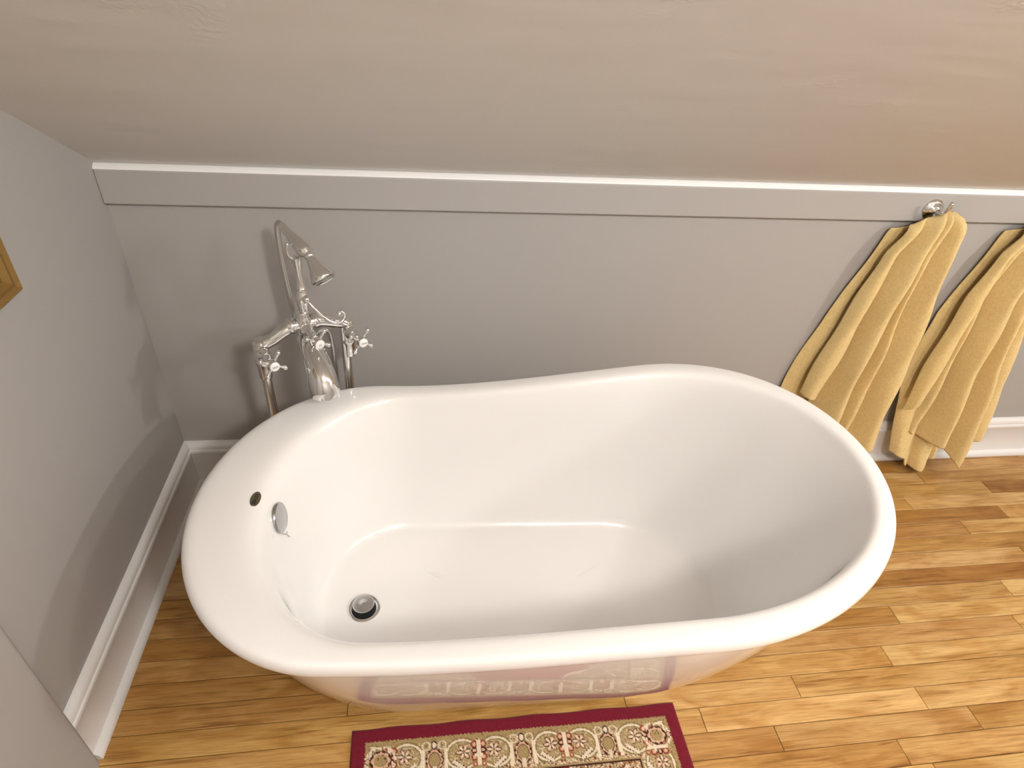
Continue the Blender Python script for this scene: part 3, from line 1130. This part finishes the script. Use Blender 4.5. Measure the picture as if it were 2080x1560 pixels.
def towel(label, sheets):
    """each sheet: dict of top z, left/right x by z, folds, hem"""
    V, Fc, UV = [], [], []
    for S in sheets:
        ns, nt = S.get('ns', 150), 90
        base = len(V)
        zt_, hem = S['top'], S['hem']
        for i in range(ns + 1):
            s = i / ns
            ztop = np.interp(s, [q[0] for q in zt_], [q[1] for q in zt_])
            hs = np.array([q[0] for q in hem]); hz = np.array([q[1] for q in hem])
            zh = np.interp(s, hs, hz)
            for j in range(nt + 1):
                t = j / nt
                z = ztop + (zh - ztop) * t
                zz = [q[0] for q in S['edge']]
                xl = np.interp(-z, [-a for a in zz], [q[1] for q in S['edge']])
                xr = np.interp(-z, [-a for a in zz], [q[2] for q in S['edge']])
                d0 = np.interp(-z, [-a for a in zz], [q[3] for q in S['edge']])   # standing off the wall
                am = np.interp(-z, [-a for a in zz], [q[4] for q in S['edge']])   # fold depth
                # folds: rounded ridges with sharp valleys between the listed valley positions
                fo = S['folds']
                y = 0.0
                sx = 0.0
                for (a, b, hgt, lean) in fo:
                    if a <= s <= b:
                        q = (s - a) / (b - a)
                        q = q + lean * math.sin(2 * math.pi * q) / (2 * math.pi)
                        y = hgt * math.sin(math.pi * q) ** 0.85
                        break
                q = 0.0035 * math.sin(9 * z + 17 * s) + 0.002 * math.sin(23 * z - 31 * s)
                gather = min(1.0, (1.03 - z) / 0.25 + 0.15)
                x = xl + (xr - xl) * (s + sx * gather) + q * gather
                yy = min(-0.006, -(d0 + am * y + q * 0.8 * gather))
                if S.get('roll') and z > ztop - 0.026:      # cloth turns back over the hook
                    ph = (z - ztop + 0.026) / 0.026 * math.pi / 2
                    yy = -0.043 + (yy + 0.043) * math.cos(ph)
                    z = ztop - 0.026 + 0.026 * math.sin(ph)
                V.append((x, yy, z))
                UV.append((s, (z - zh)))
        for i in range(ns):
            for j in range(nt):
                a = base + i * (nt + 1) + j
                Fc.append((a, a + nt + 1, a + nt + 2, a + 1))
    me = bpy.data.meshes.new('bath_towel')
    me.from_pydata([tuple(map(float, v)) for v in V], [], Fc)
    me.update()
    uvl = me.uv_layers.new(name='UVMap')
    for lp in me.loops:
        uvl.data[lp.index].uv = UV[lp.vertex_index]
    me.polygons.foreach_set('use_smooth', [True] * len(me.polygons))
    me.materials.append(M_towel)
    o = bpy.data.objects.new('bath_towel', me)
    col.objects.link(o)
    sm = o.modifiers.new('smooth', 'SMOOTH'); sm.factor = 0.5; sm.iterations = 8
    so = o.modifiers.new('thick', 'SOLIDIFY'); so.thickness = 0.005; so.offset = 0.0
    tag(o, label, 'towel', 'yellow towels on the hooks')
    return o


# z, left x, right x, stand-off, fold depth; folds: from, to, height, lean
towel('yellow terry towel on the hook nearer the tub, its hem hidden behind the rim', [
    dict(roll=True, top=[(0, 0.985), (0.25, 1.014), (0.42, 1.033), (0.7, 1.031), (1, 1.012)],
         edge=[(1.035, 2.268, 2.372, 0.066, 0.022), (1.00, 2.225, 2.384, 0.052, 0.046), (0.90, 2.172, 2.390, 0.022, 0.088), (0.757, 2.142, 2.398, 0.020, 0.098), (0.41, 2.090, 2.435, 0.022, 0.112), (0.1, 2.04, 2.47, 0.024, 0.12)],
         folds=[(-0.02, 0.21, 0.62, 0.3), (0.21, 0.50, 1.0, -0.2), (0.50, 0.63, 0.80, 0.0), (0.63, 1.03, 1.0, -0.25)],
         hem=[(0, 0.37), (0.20, 0.35), (0.23, 0.15), (0.5, 0.12), (0.66, 0.14), (1, 0.16)]),
    dict(top=[(0, 0.965), (0.4, 0.980), (0.6, 0.980), (1, 0.970)], ns=80,
         edge=[(1.02, 2.225, 2.345, 0.016, 0.010), (0.95, 2.180, 2.355, 0.010, 0.012), (0.667, 2.098, 2.360, 0.008, 0.016), (0.40, 2.040, 2.37, 0.008, 0.018), (0.1, 2.0, 2.40, 0.01, 0.02)],
         folds=[(0, 0.35, 0.9, 0.05), (0.35, 0.7, 1, 0.05), (0.7, 1, 0.8, 0.05)],
         hem=[(0, 0.22), (0.4, 0.18), (1, 0.22)]),
])
hook(2.290, 'chrome robe hook with round rosette holding the towel nearer the tub')

towel('yellow terry towel on the hook farther right, hanging close to the floor', [
    dict(roll=True, top=[(0, 0.985), (0.25, 1.014), (0.42, 1.033), (0.7, 1.031), (1, 1.012)],
         edge=[(1.035, 2.668, 2.772, 0.066, 0.022), (1.00, 2.622, 2.784, 0.052, 0.046), (0.90, 2.562, 2.792, 0.024, 0.088), (0.757, 2.528, 2.805, 0.022, 0.100), (0.50, 2.512, 2.850, 0.026, 0.115), (0.30, 2.500, 2.90, 0.030, 0.128), (0.05, 2.48, 2.97, 0.034, 0.135)],
         folds=[(-0.02, 0.17, 0.66, 0.3), (0.17, 0.27, 0.50, 0.0), (0.27, 0.54, 1.0, -0.2), (0.54, 0.77, 0.95, -0.2), (0.77, 1.03, 0.50, 0.0)],
         hem=[(0, 0.30), (0.10, 0.345), (0.18, 0.40), (0.19, 0.20), (0.27, 0.17), (0.40, 0.175), (0.53, 0.22), (0.55, 0.14), (0.66, 0.060), (0.745, 0.080), (0.78, 0.13), (1, 0.155)]),
    dict(top=[(0, 0.965), (0.4, 0.980), (0.6, 0.980), (1, 0.970)], ns=80,
         edge=[(1.02, 2.625, 2.735, 0.016, 0.010), (0.95, 2.575, 2.745, 0.010, 0.012), (0.667, 2.500, 2.75, 0.010, 0.016), (0.40, 2.490, 2.76, 0.020, 0.03), (0.25, 2.520, 2.76, 0.040, 0.045), (0.03, 2.555, 2.76, 0.075, 0.060)],
         folds=[(0, 0.42, 0.8, 0.05), (0.42, 0.8, 1, 0.08), (0.8, 1, 0.6, 0.05)],
         hem=[(0, 0.09), (0.28, 0.075), (0.34, 0.030), (0.75, 0.022), (0.8, 0.05), (1, 0.08)]),
])
hook(2.690, 'chrome robe hook holding the towel farther right')

# ------------------------------------------------------------------ framed picture on the left wall
fr = empty('picture_frame', (0.0, -0.62, 0.98))
tag(fr, 'gilt picture frame on the left wall at the photo edge', 'picture')
fy0, fy1, fz0, fz1 = -0.827, -0.462, 0.980, 1.255
fw = 0.034


def frame_side(pa, pb, inn):
    # mitred moulding from corner pa to pb (y, z), inn(y,z) = inward shift direction at each end
    pr = [(0.0, 0.0), (0.0, 0.016), (0.18, 0.022), (0.45, 0.017), (0.70, 0.019), (0.90, 0.013), (1.0, 0.010), (1.0, 0.0)]
    v = []
    for (p, d) in ((pa, inn[0]), (pb, inn[1])):
        v += [(0.0005 + h, p[0] + d[0] * fw * k, p[1] + d[1] * fw * k) for k, h in pr]
    n = len(pr)
    f = [tuple(range(n)), tuple(range(n, 2 * n))] + [(i, (i + 1) % n, n + (i + 1) % n, n + i) for i in range(n)]
    to_parent(mesh_obj('frame_side', v, f, M_gold), fr)


A, B, C_, D = (fy0, fz0), (fy1, fz0), (fy1, fz1), (fy0, fz1)
frame_side(A, B, ((1, 1), (-1, 1)))
frame_side(B, C_, ((-1, 1), (-1, -1)))
frame_side(C_, D, ((-1, -1), (1, -1)))
frame_side(D, A, ((1, -1), (1, 1)))
m = MB(); m.box((0.001, fy0 + fw * 0.9, fz0 + fw * 0.9), (0.008, fy1 - fw * 0.9, fz1 - fw * 0.9))
to_parent(m.build('print', M_mat, smooth=False), fr)
